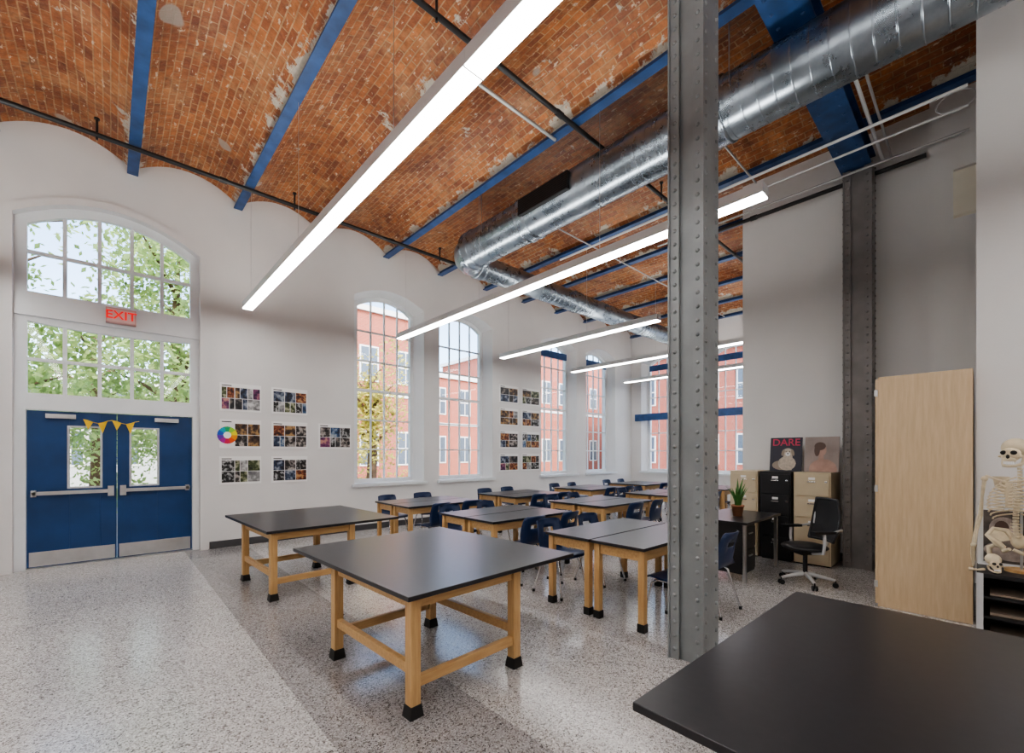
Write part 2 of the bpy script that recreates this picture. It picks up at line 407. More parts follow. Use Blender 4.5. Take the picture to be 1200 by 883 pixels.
# door surround
mb = MB()
mb.box(-0.95, 1.10, Y0 + 0.06, Y0 + 0.22, 3.50, 3.72, M_trim)
mb.box(-0.95, 1.10, Y0 + 0.08, Y0 + 0.22, 2.21, 2.32, M_trim)
mb.box(-0.95, -0.84, Y0 + 0.08, Y0 + 0.24, 0, 2.21, M_trim); mb.box(1.01, 1.10, Y0 + 0.08, Y0 + 0.24, 0, 2.21, M_trim)
mb.build("trim_1")
mb = MB()
A = outline(-1.06, 1.21, 0.0, 4.88, 5.30); B = outline(-0.95, 1.10, 0.0, 4.84, 5.20)
n = len(A)
for i in range(n - 1):
    j = i + 1
    mb.add([MY(A[i][0], -.04, A[i][1]), MY(A[j][0], -.04, A[j][1]), MY(B[j][0], -.04, B[j][1]), MY(B[i][0], -.04, B[i][1])], [(0, 1, 2, 3)], M_wall)
    for P in (A, B): mb.add([MY(P[i][0], -.04, P[i][1]), MY(P[j][0], -.04, P[j][1]), MY(P[j][0], 0, P[j][1]), MY(P[i][0], 0, P[i][1])], [(0, 1, 2, 3)], M_wall)
mb.build("trim_2")
mb = MB(); mb.box(-0.84, 1.01, Y0 + .06, Y0 + .30, 0, .018, M_steel); mb.build("trim_3")
# doors
def door(idx, x0, x1, w0, w1, hinge):
    mb = MB(); ya, yb = Y0 + 0.12, Y0 + 0.165; z0, z1 = 0.02, 2.20; a, b = 1.12, 1.98
    mb.box(x0, w0, ya, yb, z0, z1, M_door); mb.box(w1, x1, ya, yb, z0, z1, M_door)
    mb.box(w0, w1, ya, yb, z0, a, M_door); mb.box(w0, w1, ya, yb, b, z1, M_door)
    f = 0.025
    for q in ((w0 - f, w0, a - f, b + f), (w1, w1 + f, a - f, b + f), (w0, w1, a - f, a), (w0, w1, b, b + f)):
        mb.box(q[0], q[1], ya - 0.008, yb + 0.008, q[2], q[3], M_lgrey)
    mb.add([(w0, ya + .02, a), (w1, ya + .02, a), (w1, ya + .02, b), (w0, ya + .02, b)], [(0, 1, 2, 3)], M_glass)
    mb.box(x0 + 0.02, x1 - 0.02, ya - 0.004, ya, 0.03, 0.23, M_steel)
    mb.box(x0 + 0.05, x1 - 0.03, ya - 0.06, ya - 0.03, 1.02, 1.07, M_steel)
    e = x1 - 0.10 if hinge < 0 else x0 + 0.03
    mb.box(e, e + 0.07, ya - 0.07, ya, 0.97, 1.12, M_steel)
    e2 = x0 + 0.04 if hinge < 0 else x1 - 0.09
    mb.box(e2, e2 + 0.05, ya - 0.06, ya, 1.0, 1.09, M_steel)
    c = x0 + 0.18 if hinge < 0 else x1 - 0.48
    mb.box(c, c + 0.30, ya - 0.07, ya, 2.10, 2.16, M_steel)
    return mb.build("door_%d" % idx, bevel=0.003)
door(1, -0.835, 0.082, -0.42, -0.10, -1); door(2, 0.088, 1.005, 0.25, 0.56, 1)
mb = MB(); pts = [(-0.28 + 0.62 * i / 12, Y0 + 0.095, 2.13 - 0.05 * math.sin(math.pi * i / 12 * 2) ** 2 - 0.03) for i in range(13)]
mb.tube(pts, 0.004, M_yellow, 6)
for i in range(0, 12, 3):
    p, q = pts[i], pts[i + 2]
    mb.add([p, q, ((p[0] + q[0]) / 2, p[1], p[2] - 0.15)], [(0, 1, 2)], M_yellow)
mb.build("pennant_banner")
mb = MB(); mb.box(-0.17, 0.17, -0.05, 0.05, -0.11, 0.11, M_exitb); mb.box(-0.155, 0.155, -0.053, -0.05, -0.095, 0.095, plain("exit_face", (0.72, 0.52, 0.50), .4))
o = mb.build("exit_sign", (0.13, Y0 + 0.005, 3.66), bevel=0.005)
text("EXIT", 0.17, (0, -0.058, -0.0), (math.pi / 2, 0, 0), M_exit, o, bold=0.003)

# ------------------------------------------------------------------ steel
for k in range(-4, 11):
    x = BX(k); mb = MB()
    if x > XF: continue
    mb.box(x - 0.065, x + 0.065, -6.15, Y0, 5.85, 5.87, M_blue); mb.box(x - 0.012, x + 0.012, -6.15, Y0, 5.87, 6.02, M_blue)
    mb.build("ceiling_beam")
mb = MB(); gy = 1.2
mb.box(-6.1, 7.99, gy - 0.17, gy + 0.17, 5.58, 5.60, M_blue); mb.box(-6.1, 7.99, gy - 0.02, gy + 0.02, 5.60, 5.83, M_blue)
mb.box(-6.1, 7.99, gy - 0.17, gy + 0.17, 5.83, 5.85, M_blue)
for i in range(56):
    for s in (-0.1, 0.1): mb.ell((-3 + i * 0.19, gy + s, 5.58), (0.018, 0.018, 0.012), M_blue, 8, 4)
mb.build("steel_girder")
def column(x0, x1, y0, y1, z1, mat, name="riveted_steel_column"):
    mb = MB(); w = 0.085; t = 0.014
    mb.box(x0, x1, y0, y0 + t, 0, z1, mat); mb.box(x0, x1, y1 - t, y1, 0, z1, mat)
    for yy in ((y0 + t, y0 + w), (y1 - w, y1 - t)):
        mb.box(x0 + t, x0 + 2 * t, yy[0], yy[1], 0, z1, mat); mb.box(x1 - 2 * t, x1 - t, yy[0], yy[1], 0, z1, mat)
    mb.box(x0 + 0.045, x0 + 0.055, y0 + t, y1 - t, 0, z1, mat); mb.box(x1 - 0.055, x1 - 0.045, y0 + t, y1 - t, 0, z1, mat)
    n = int(z1 / 0.105)
    for i in range(n):
        z = 0.08 + i * 0.105
        for y in (y0 + 0.05, y1 - 0.05):
            mb.ell((x0 + t, y, z), (0.013, 0.016, 0.016), mat, 8, 5)
        for x in (x0 + 0.045, x1 - 0.045):
            mb.ell((x, y0, z + 0.05), (0.016, 0.013, 0.016), mat, 8, 5)
            mb.ell((x, y1, z + 0.05), (0.016, 0.013, 0.016), mat, 8, 5)
    return mb.build(name)
column(3.22, 3.49, 1.40, 1.68, 5.83, M_col)
column(7.60, 7.90, 1.02, 1.34, 5.565, M_coldk)

# pipes
def pipe(name, p0, p1, r, m, rings=1.5, drops=()):
    mb = MB(); mb.cyl(p0, p1, r, m, seg=10)
    p0 = Vector(p0); p1 = Vector(p1); Ln = (p1 - p0).length; d = (p1 - p0) / Ln; k = rings * 0.6
    while rings and k < Ln:
        c = p0 + d * k; mb.cyl(c - d * 0.05, c + d * 0.05, r * 1.3, m, seg=10); k += rings
    for x in drops:
        mb.cyl((x, p0.y, p0.z - r - .03), (x, p0.y, p0.z + .22), .014, m, seg=8); mb.cyl((x, p0.y, p0.z + .20), (x, p0.y, p0.z + .22), .03, m, seg=10)
    return mb.build(name)
pipe("sprinkler_pipe", (-6, 7.9, 5.79), (14.1, 7.9, 5.79), 0.032, M_pipe, 2.8, (-0.12, 2.3, 5.2, 8.0))
pipe("sprinkler_pipe", (-6, 3.55, 5.80), (13.9, 3.55, 5.80), 0.03, M_pipe, 2.8, (2.3, 5.3, 6.6))
pipe("conduit", (2.9, 3.9, 5.82), (4.40, 3.9, 5.82), 0.022, M_cond, 0)
pipe("conduit", (5.2, 2.4, 5.825), (7.95, 2.4, 5.825), 0.014, M_cond, 0)
pipe("conduit", (5.2, 5.4, 5.825), (13.9, 5.4, 5.825), 0.014, M_cond, 0)
pipe("sprinkler_pipe", (7.86, 0.5, 5.52), (7.86, 3.4, 5.52), 0.03, M_pipe, 1.3)
pipe("conduit", (6.35, 0.1, 5.32), (6.35, 5.5, 5.32), 0.018, M_white, 0)
pipe("conduit", (6.75, 0.1, 5.34), (6.75, 4.5, 5.34), 0.014, M_white, 0)
pipe("conduit", (7.3, 0.1, 5.36), (7.3, 4.0, 5.36), 0.014, M_cond, 0)
pipe("conduit", (5.2, 0.93, 5.64), (7.8, 0.93, 5.64), 0.02, M_white, 0)
pipe("conduit", (5.2, 0.84, 5.64), (7.8, 0.84, 5.64), 0.014, M_cond, 0)
pipe("conduit", (-6, Y0 - .02, 3.68), (-1.08, Y0 - .02, 3.68), 0.02, M_cond, 0)

# ducts
DX, DZ, DY = 4.81, 5.25, 6.26
def ductprof(Ln, R, step, hgt=0.004):
    pr = [(0.0001, 0), (R, 0), (R, 0.004)]; z = 0
    while z + step < Ln - .02:
        z += step; pr += [(R, z - 0.011), (R, z - 0.009), (R + hgt, z - 0.006), (R + hgt, z + .001), (R, z + 0.004), (R, z + 0.006)]
    pr += [(R, Ln - .004), (R, Ln), (0.0001, Ln)]; return pr
mb = MB(); R = 0.305; Ln = 11.0
T = Matrix.Translation((DX, DY, DZ)) @ Matrix.Rotation(math.pi / 2, 4, 'X')
mb.lathe(ductprof(Ln, R, 0.145), M_duct, 64, T)
def collar(z, R, w, T):
    mb.lathe([(R, z - w), (R + 0.02, z - w + .008), (R + 0.02, z - w + .03), (R + 0.010, z - w + .035), (R + .010, z - w + .04), (R + .010, z + w - .04), (R + 0.010, z + w - .035), (R + 0.02, z + w - .03), (R + 0.02, z + w - .008), (R, z + w)], M_duct, 64, T)
for z in (0.1, 1.5, 4.35, 7.2): collar(z, R, .10, T)
pts = []; rr = []
for i in range(17):
    t = math.pi / 2 * i / 16; pts.append((DX + 0.40 * (1 - math.cos(t)), DY + 0.40 * math.sin(t), DZ)); rr.append(0.27 - 0.05 * i / 16 + (0.006 if i % 4 == 0 else 0))
mb.tube(pts, rr, M_duct, 32)
T2 = Matrix.Translation((DX + .38, DY + .40, DZ)) @ Matrix.Rotation(math.pi / 2, 4, 'Y')
mb.lathe(ductprof(8.7, 0.225, 0.145), M_duct, 48, T2)
for z in (0.1, 3.0, 5.9): collar(z, .225, .08, T2)
mb.box(DX - .345, DX - .24, 3.75, 4.7, 5.14, 5.38, M_dark)
for i in range(9): mb.box(DX - .35, DX - .335, 3.75, 4.7, 5.145 + i * 0.027, 5.155 + i * 0.027, M_pipe)
for yy in (-1.5, 1.7, 5.6):
    for sx in (-.315, .315): mb.cyl((DX + sx, yy, DZ), (DX + sx, yy, 5.95), 0.006, M_steel, seg=6)
mb.build("ventilation_duct")

# luminaires
def lamp(x, y0, y1, z=4.0):
    mb = MB(); w = 0.076; h = 0.10
    mb.box(x - w, x - w + 0.006, y0, y1, z, z + h, M_white); mb.box(x + w - 0.006, x + w, y0, y1, z, z + h, M_white)
    mb.box(x - w, x + w, y0 - .006, y0, z, z + h, M_white); mb.box(x - w, x + w, y1, y1 + .006, z, z + h, M_white)
    mb.box(x - w + .006, x + w - .006, y0, y1, z - 0.012, z + 0.03, M_lens)
    mb.box(x - w + .006, x + w - .006, y0, y1, z + h - 0.03, z + h - 0.004, M_up)
    y = y1 - 1.22
    while y > y0 + 0.3: mb.box(x - w - .001, x + w + .001, y - 0.005, y + .005, z - .013, z + h + .001, M_white); y -= 1.22 * 2
    y = y1 - 0.25
    while y > y0: mb.cyl((x, y, z + h - .02), (x, y, 5.88), 0.003, M_steel, seg=5); y -= 2.4
    mb.build("linear_pendant_light")
LX = [1.68 + 2.78 * i for i in range(-2, 5)]
lamp(LX[2], -4.6, 8.27); lamp(LX[3], 1.37, 8.27); lamp(LX[4], 3.95, 8.2); lamp(LX[5], 3.3, 8.2); lamp(LX[6], 3.3, 8.2)
lamp(LX[1], -4.6, 8.27); lamp(LX[0], -4.6, 8.27); lamp(LX[3], -5.6, -0.3)  # rows out of view, added as fill; the last one brightens the near column

# ------------------------------------------------------------------ tables
def worktable(name, x0, x1, y0, y1, lx0, lx1, ly0, ly1, cx, cy, rz):
    mb = MB(); zt = 0.77
    mb.box(x0 - cx, x1 - cx, y0 - cy, y1 - cy, zt - 0.03, zt, M_top)
    lw = 0.07; L0, L1, B0, B1 = lx0 - cx, lx1 - cx, ly0 - cy, ly1 - cy
    for X in (L0, L1):
        for Y in (B0, B1):
            mb.box(X - lw / 2, X + lw / 2, Y - lw / 2, Y + lw / 2, 0.05, zt - 0.03, M_maple)
            mb.add([(X + a * (lw / 2 + o), Y + b * (lw / 2 + o), z) for o, z in ((0.014, 0), (0.004, 0.075)) for a, b in ((-1, -1), (1, -1), (1, 1), (-1, 1))],
                   [(0, 1, 5, 4), (1, 2, 6, 5), (2, 3, 7, 6), (3, 0, 4, 7), (3, 2, 1, 0), (4, 5, 6, 7)], M_boot)
    h = lw / 2
    for Y in (B0, B1):
        mb.box(L0 + h, L1 - h, Y - 0.012, Y + 0.012, zt - 0.115, zt - 0.03, M_mapleH); mb.box(L0 + h, L1 - h, Y - 0.02, Y + 0.02, 0.17, 0.235, M_mapleH)
    for X in (L0, L1):
        mb.box(X - 0.012, X + 0.012, B0 + h, B1 - h, zt - 0.115, zt - 0.03, M_mapleH); mb.box(X - 0.02, X + 0.02, B0 + h, B1 - h, 0.25, 0.315, M_mapleH)
    return mb.build(name, (cx, cy, 0), rz, bevel=0.004)
worktable("art_table", 1.26, 2.84, 2.25, 4.12, 1.36, 2.24, 2.36, 3.44, 1.36, 2.36, math.radians(2.5))
worktable("art_table", 1.22, 2.80, 5.16, 6.95, 1.31, 2.19, 5.25, 6.33, 1.31, 5.25, math.radians(2.5))
worktable("art_table", 1.27, 3.03, -1.15, 0.79, 1.60, 2.7, -0.9, 0.5, 1.6, 0, math.radians(-1))

# student desks (shared mesh) 1.52 x 0.58
mb = MB(); dx, dy, zt = 1.50, 0.58, 0.76
mb.box(0, dx, 0, dy, zt - 0.028, zt, M_top)
for X in (0.06, dx - 0.06):
    for Y in (0.05, dy - 0.05):
        mb.box(X - .03, X + .03, Y - .03, Y + .03, 0.04, zt - .028, M_maple)
        mb.box(X - .036, X + .036, Y - .036, Y + .036, 0, 0.075, M_boot)
for Y in (0.05, dy - .05): mb.box(.09, dx - .09, Y - .011, Y + .011, zt - .13, zt - .028, M_mapleH)
for X in (0.06, dx - .06): mb.box(X - .011, X + .011, .08, dy - .08, zt - .13, zt - .028, M_mapleH)
DESK = mb.mesh("student_desk")

def chairmesh():
    mb = MB()
    prof = [(0.20, 0.425), (0.19, 0.445), (0.12, 0.455), (0.04, 0.448), (-0.05, 0.442), (-0.13, 0.447), (-0.18, 0.475), (-0.205, 0.53), (-0.215, 0.60), (-0.225, 0.67), (-0.24, 0.72), (-0.255, 0.77), (-0.27, 0.81), (-0.272, 0.825)]
    NW = 10; vs = []
    n = len(prof)
    for i, (p, z) in enumerate(prof):
        w = 0.215 if i < 6 else 0.205 - 0.03 * ((i - 6) / (n - 7)) ** 2
        if i == n - 1: w = 0.13
        if 6 <= i <= 7: w = 0.19
        for k in range(NW + 1):
            a = -1 + 2 * k / NW; x = a * w
            dz = 0.012 * a * a if i < 6 else 0; dp = 0.045 * a * a if i >= 7 else 0
            vs.append((x, p + dp, z + dz))
    th = 0.007; m = len(vs)
    vs2 = []
    for i, (p, z) in enumerate(prof):
        a = prof[max(i - 1, 0)]; b = prof[min(i + 1, n - 1)]
        t = Vector((0, b[0] - a[0], b[1] - a[1])).normalized(); nr = Vector((0, t.z, -t.y)) * -1
        for k in range(NW + 1): vs2.append(Vector(vs[i * (NW + 1) + k]) - nr * th)
    W = NW + 1; F = []; hole = {(9, 3), (9, 4), (9, 5), (9, 6)}; cells = set()
    for i in range(n - 1):
        for k in range(NW):
            if (i, k) in hole: continue
            cells.add((i, k))
    for (i, k) in cells:
        q = (i * W + k, i * W + k + 1, (i + 1) * W + k + 1, (i + 1) * W + k)
        F.append(q); F.append(tuple(m + t for t in q[::-1]))
        for (di, dk, e) in ((-1, 0, (q[0], q[1])), (1, 0, (q[2], q[3])), (0, -1, (q[3], q[0])), (0, 1, (q[1], q[2]))):
            if (i + di, k + dk) not in cells: F.append((e[1], e[0], m + e[0], m + e[1]))
    mb.add(vs + [tuple(v) for v in vs2], F, M_chair, True)
    for s in (-1, 1):
        mb.tube([(s * .21, .22, 0.015), (s * .185, .17, .20), (s * .165, .13, .40), (s * .15, .08, .432), (s * .14, 0, .432), (s * .15, -.08, .432), (s * .165, -.12, .40), (s * .20, -.17, .2), (s * .23, -.22, .015)], 0.011, M_chrome, 8)
        for y in (.22, -.22): mb.cyl((s * (.21 if y > 0 else .23), y, 0), (s * (.21 if y > 0 else .23), y, .03), .016, M_boot, seg=8)
    mb.cyl((-.15, .08, .43), (.15, .08, .43), .01, M_chrome, seg=8); mb.cyl((-.15, -.08, .43), (.15, -.08, .43), .01, M_chrome, seg=8)
    return mb.mesh("student_chair")
CH = chairmesh()
rows = [2.02, 4.07, 6.12]; colsx = [3.45, 5.75, 8.15, 10.5]
for ci, gx in enumerate(colsx):
    for ri, gy_ in enumerate(rows):
        if ri == 0 and ci > 0: continue
        for b in (0, 1): place("student_desk", DESK, (gx, gy_ + b * 0.60, 0), 0, 0.003)
        for xo in (0.40, 1.10):
            j = random.uniform(-.04, .04); r = random.uniform(-.12, .12)
            place("student_chair", CH, (gx + xo + j, gy_ + 1.18 + 0.07 + random.uniform(0, .06), 0), math.pi + r)
            place("student_chair", CH, (gx + xo - j, gy_ - 0.07 - random.uniform(0, .06), 0), r)

# ------------------------------------------------------------------ teacher corner
mb = MB()
mb.box(0, 1.3, 0, 0.75, 0.72, 0.75, M_top)
mb.box(0.03, 0.43, 0.06, 0.70, 0.10, 0.72, M_black); mb.box(0.43, 1.24, 0.62, 0.64, 0.30, 0.72, M_black)
mb.box(0.0285, 0.03, 0.08, 0.68, 0.12, 0.70, M_black)
for z in (0.14, 0.42): mb.box(0.05, 0.41, 0.045, 0.06, z, z + 0.25, M_black); mb.box(0.17, 0.29, 0.03, 0.045, z + .17, z + .185, M_steel)
for X in (0.05, 1.25):
    for Y in (0.05, 0.70): mb.box(X - .02, X + .02, Y - .02, Y + .02, 0, 0.72, M_steel)
mb.build("teacher_desk", (5.72, 1.95, 0), 0, 0.004)

def officechair():
    mb = MB()
    for i in range(5):
        a = 2 * math.pi * i / 5 + .3; c, s = math.cos(a), math.sin(a)
        mb.tube([(0.03 * c, 0.03 * s, .13), (.17 * c, .17 * s, .11), (.30 * c, .30 * s, .085)], [.028, .022, .015], M_lgrey, 8)
        for o in (-.018, .018):
            p = Vector((.30 * c, .30 * s, .03)); q = Vector((-s, c, 0)); mb.cyl(p + q * (o - .008), p + q * (o + .008), .03, M_black, seg=14)
        mb.cyl((.30 * c, .30 * s, .03), (.30 * c, .30 * s, .09), .008, M_black, seg=8)
    mb.cyl((0, 0, .10), (0, 0, .40), .025, M_black); mb.box(-.12, .12, -.13, .13, .38, .42, M_black)
    mb.ell((0, .01, .46), (.25, .25, .05), M_black, 24, 10)
    vs = []; F = []; N = 8
    for sft in (0, -.02):
        for i in range(N + 1):
            t = i / N; z = .54 + .50 * t; y = -.24 - .08 * t - .03 * math.sin(math.pi * t); w = (.20 + .035 * math.sin(math.pi * t)) * (1 - .15 * t)
            for k in range(7):
                a = -1 + 2 * k / 6; vs.append((a * w, y + .045 * a * a + sft, z))
    for s in (0, 1):
        o = s * (N + 1) * 7
        for i in range(N):
            for k in range(6): F.append((o + i * 7 + k, o + i * 7 + k + 1, o + (i + 1) * 7 + k + 1, o + (i + 1) * 7 + k))
    mb.add(vs, F, M_mesh, True)
    fr = [vs[i * 7] for i in range(N + 1)] + [vs[N * 7 + k] for k in range(7)] + [vs[i * 7 + 6] for i in range(N, -1, -1)]
    mb.tube(fr, .014, M_black, 8); mb.tube([vs[k] for k in range(7)], .014, M_black, 8)
    mb.tube([(0, -.05, .40), (0, -.22, .42), (0, -.31, .55), (0, -.345, .72)], .026, M_lgrey, 8)
    # light grey lumbar frame behind the mesh
    for s in (-1, 1): mb.tube([(0, -.33, .60), (s * .12, -.32, .66), (s * .20, -.27, .72), (s * .205, -.285, .86)], .016, M_lgrey, 8)
    for s in (-1, 1):
        mb.tube([(s * .12, 0, .40), (s * .27, -.02, .43), (s * .29, -.02, .55), (s * .28, -.02, .66)], .018, M_lgrey, 8)
        mb.box(s * .28 - .04, s * .28 + .04, -.14, .12, .66, .69, M_black)
        mb.tube([(s * .28, -.12, .67), (s * .25, -.26, .70), (s * .19, -.30, .66)], .014, M_lgrey, 8)
    return mb
officechair().build("office_chair", (6.28, 1.48, 0), math.radians(50), 0)

def filecab(mat, y0, y1, name="file_cabinet"):
    mb = MB(); x0, x1 = 7.37, 7.95; zt = 1.33; n = 4
    mb.box(x0, x1, y0, y1, 0.02, zt, mat); mb.box(x0 + .02, x1 - .02, y0 + .02, y1 - .02, 0, .02, M_dark)
    for i in range(n):
        za = .06 + i * (zt - .08) / n; zb = za + (zt - .08) / n - .02
        mb.box(x0 - .018, x0, y0 + .02, y1 - .02, za, zb, mat)
        c = (y0 + y1) / 2
        mb.box(x0 - .034, x0 - .018, c - .05, c + .05, zb - .10, zb - .085, M_chrome)
        mb.box(x0 - .022, x0 - .018, c - .04, c + .04, zb - .065, zb - .03, M_paper)
        mb.box(x0 - .026, x0 - .018, y0 + .04, y0 + .07, zb - .10, zb - .08, M_chrome)
    mb.build(name, bevel=.004)
filecab(M_beige, 1.43, 1.88); filecab(M_black, 1.91, 2.33); filecab(M_beige, 2.36, 2.77)

def pl(mb, pts, mat, x):  # flat shape on a board facing -X ; pts (y,z)
    mb.add([(x, p[0], p[1]) for p in pts], [tuple(range(len(pts)))], mat)
def el(cy, cz, ry, rz_, n=20, a=0):
    o = []
    for i in range(n):
        t = 2 * math.pi * i / n; u = ry * math.cos(t); v = rz_ * math.sin(t)
        o.append((cy + u * math.cos(a) - v * math.sin(a), cz + u * math.sin(a) + v * math.cos(a)))
    return o
M_pbg = plain("poster_dark", (0.03, 0.03, 0.05), .5); M_dog = plain("dog_fur", (0.55, 0.48, 0.40), .6, var=.2, scale=30); M_dogs = plain("dog_shade", (0.34, 0.28, 0.22), .6)
M_pink = plain("title_pink", (0.60, 0.05, 0.12), .5)
mb = MB(); mb.box(0, .015, -.215, .215, 0, .52, M_pbg); mb.box(-.003, 0, -.20, .20, .012, .508, M_pbg)
pl(mb, el(-.02, .12, .12, .11), M_dog, -.005); pl(mb, el(.05, .09, .13, .075), M_dogs, -.0045)
pl(mb, el(-.03, .20, .065, .10), M_dog, -.0055); pl(mb, el(-.03, .295, .07, .058), M_dog, -.0065)
pl(mb, el(-.03, .262, .034, .030), M_paper, -.007)
pl(mb, el(.035, .285, .020, .052, a=.25), M_dogs, -.0075); pl(mb, el(-.095, .285, .020, .052, a=-.25), M_dogs, -.0075)
pl(mb, el(-.03, .270, .012, .009), M_dark, -.008); pl(mb, el(-.055, .302, .007, .007), M_dark, -.008); pl(mb, el(-.005, .302, .007, .007), M_dark, -.008)
pl(mb, [(-.09, .015), (-.045, .015), (-.04, .18), (-.09, .18)], M_dog, -.0058); pl(mb, [(-.02, .015), (.025, .015), (.03, .18), (-.02, .18)], M_dog, -.0058)
o = mb.build("dog_poster", (7.62, 2.06, 1.333)); o.rotation_euler = (0, math.radians(8), 0)
text("DARE", 0.15, (-.006, 0, .44), (math.pi / 2, 0, -math.pi / 2), M_pink, o, ext=.001, bold=.002)
M_pb = plain("portrait_backdrop", (0.34, 0.28, 0.26), .5, var=.2, scale=4); M_sk = plain("portrait_skin", (0.46, 0.30, 0.25), .6, var=.15, scale=8); M_hr = plain("portrait_hair", (0.12, 0.075, 0.06), .6)
mb = MB(); mb.box(0, .015, -.21, .21, 0, .52, M_pb)
pl(mb, el(-.02, .04, .17, .15, 24)[0:13] + [(-.18, .005), (.15, .005)], M_sk, -.002)
pl(mb, [(-.03, .12), (.04, .12), (.035, .27), (-.025, .27)], M_sk, -.003); pl(mb, el(-.005, .32, .055, .085), M_sk, -.004)
pl(mb, el(.02, .38, .07, .06), M_hr, -.005); pl(mb, el(.055, .32, .035, .09), M_hr, -.0055)
o = mb.build("portrait_poster", (7.62, 1.60, 1.333)); o.rotation_euler = (0, math.radians(8), 0)

# plant
mb = MB(); mb.lathe([(.001, 0), (.055, 0), (.075, .13), (.082, .13), (.082, .15), (.068, .15), (.065, .12), (.001, .12)], M_terra, 20)
for i in range(14):
    a = i * 2.4; r = .02 + .02 * random.random(); l = random.uniform(.24, .40); sp = random.uniform(.05, .20)
    p = [Vector((r * math.cos(a) + sp * math.cos(a) * t * t, r * math.sin(a) + sp * math.sin(a) * t * t, .12 + l * t)) for t in (0, .25, .5, .75, 1)]
    q = Vector((-math.sin(a), math.cos(a), 0)); ws = (.012, .02, .018, .012, .001)
    vs = [];
    for pp, w in zip(p, ws): vs += [pp - q * w, pp + q * w]
    mb.add(vs, [(2 * k, 2 * k + 1, 2 * k + 3, 2 * k + 2) for k in range(4)], M_leaf, True)
mb.build("potted_plant", (6.30, 2.27, .75))

# tall cabinet
mb = MB(); x0, x1, y0, y1, zt = 5.92, 6.84, .06, .745, 2.40
mb.box(x0, x1, y0, y1, .0, zt, M_cab)
xm = (x0 + x1) / 2
for a, b in ((x0 + .002, xm - .002), (xm + .002, x1 - .002)): mb.box(a, b, y1, y1 + .022, .03, zt - .02, M_cab)
for z in (.2, 1.2, 2.2): mb.box(x0 - .006, x0 + .01, y1 + .0, y1 + .03, z, z + .07, M_steel)
for s in (-.04, .03): mb.box(xm + s, xm + s + .012, y1 + .022, y1 + .05, 1.05, 1.2, M_steel)
mb.build("storage_cabinet", bevel=.003)

# low shelf
mb = MB(); x0, x1, y0, y1 = 4.88, 5.30, -1.05, .03
mb.box(x0, x1, y0, y1, .66, .69, M_black); mb.box(x0, x1, y1 - .03, y1, 0, .66, M_black); mb.box(x0, x1, y0, y0 + .03, 0, .66, M_black); mb.box(x1 - .01, x1, y0, y1, 0, .66, M_dark)
for z in (.03, .19, .35, .50): mb.box(x0 + .005, x1, y0, y1, z, z + .018, M_black)
for z in (.048, .208, .368, .518):
    for yy in (-.32, -.68):
        mb.box(x0 + .06, x1 - .03, yy, yy + .28, z, z + random.uniform(.008, .02), M_dogs)
mb.box(x0 - .002, x0 + .0, y1 - .035, y1 + .002, 0, .69, M_lgrey)
mb.build("paper_shelf", bevel=.002)
# framed drawing standing on the shelf
M_pg = plain("charcoal_drawing", (0.13, 0.11, 0.10), .5, var=.6, scale=9); M_pl = plain("charcoal_light", (0.42, 0.36, 0.33), .5, var=.4, scale=14)
mb = MB(); mb.box(-.02, 0, -.62, .01, 0, .48, M_paper); mb.box(-.023, -.02, -.59, -.02, .03, .45, M_pg)
pl(mb, el(-.13, .30, .08, .10), M_pl, -.0245); pl(mb, el(-.18, .13, .16, .08), M_pl, -.0248); pl(mb, el(-.12, .31, .04, .06), M_hr, -.0252)
mb.build("framed_drawing", (5.285, .015, .691))
# skulls & skeleton
def skull(mb, c, s, T):
    def P(x, y, z): return T @ Vector((c[0] + x * s, c[1] + y * s, c[2] + z * s))
    def E(x, y, z, a, b, d, m): mb.ell((c[0] + x * s, c[1] + y * s, c[2] + z * s), (a * s, b * s, d * s), m, 18, 12, T)
    E(0, -.02, .135, .072, .088, .072, M_bone); E(0, .045, .085, .055, .045, .055, M_bone)
    E(0, .062, .045, .036, .030, .03, M_bone)
    for q in (-1, 1):
        E(q * .027, .078, .098, .018, .02, .017, M_dark); E(q * .055, .045, .07, .012, .03, .010, M_bone)
    E(0, .088, .068, .010, .012, .016, M_dark)
    for i in range(-3, 4): mb.box(c[0] + (i * .008 - .0035) * s, c[0] + (i * .008 + .0035) * s, c[1] + (.082 - abs(i) * .003) * s, c[1] + (.092 - abs(i) * .003) * s, c[2] + .012 * s, c[2] + .032 * s, M_paper, T)
    mb.tube([P(-.055, .0, .06), P(-.050, .02, .015), P(-.03, .065, -.002), P(0, .085, -.004), P(.03, .065, -.002), P(.050, .02, .015), P(.055, .0, .06)], .011 * s, M_bone, 8)
mb = MB(); I = Matrix.Identity(4)
skull(mb, (0, .02, 1.51), 1.0, I)
for i in range(24):
    z = .96 + i * .0235; y = -.035 + .03 * math.sin((z - .9) * 9)
    mb.cyl((0, y, z), (0, y, z + .017), .017 if i < 16 else .013, M_bone, seg=10); mb.box(-.004, .004, y - .04, y - .01, z, z + .01, M_bone)
    if i < 5: mb.box(-.03, .03, y - .01, y, z + .004, z + .011, M_bone)
for i in range(11):
    z = 1.42 - i * .028; w = [.065, .09, .105, .117, .125, .13, .133, .133, .128, .12, .11][i]; dp = .075 + .02 * math.sin(i / 10 * math.pi)
    for s in (-1, 1):
        pts = []
        for k in range(9 if i < 8 else 6):
            t = math.pi * k / 8; pts.append((s * w * math.sin(t) ** .8 if k not in (0, 8) else s * .012, .0 - .04 + dp * (1 - math.cos(t)) - .01, z - .075 * (k / 8) + (.03 * max(0, k - 5) / 3 * (i / 7))))
        mb.tube(pts, .0058, M_bone, 6)
mb.box(-.018, .018, .085, .098, 1.19, 1.38, M_bone)
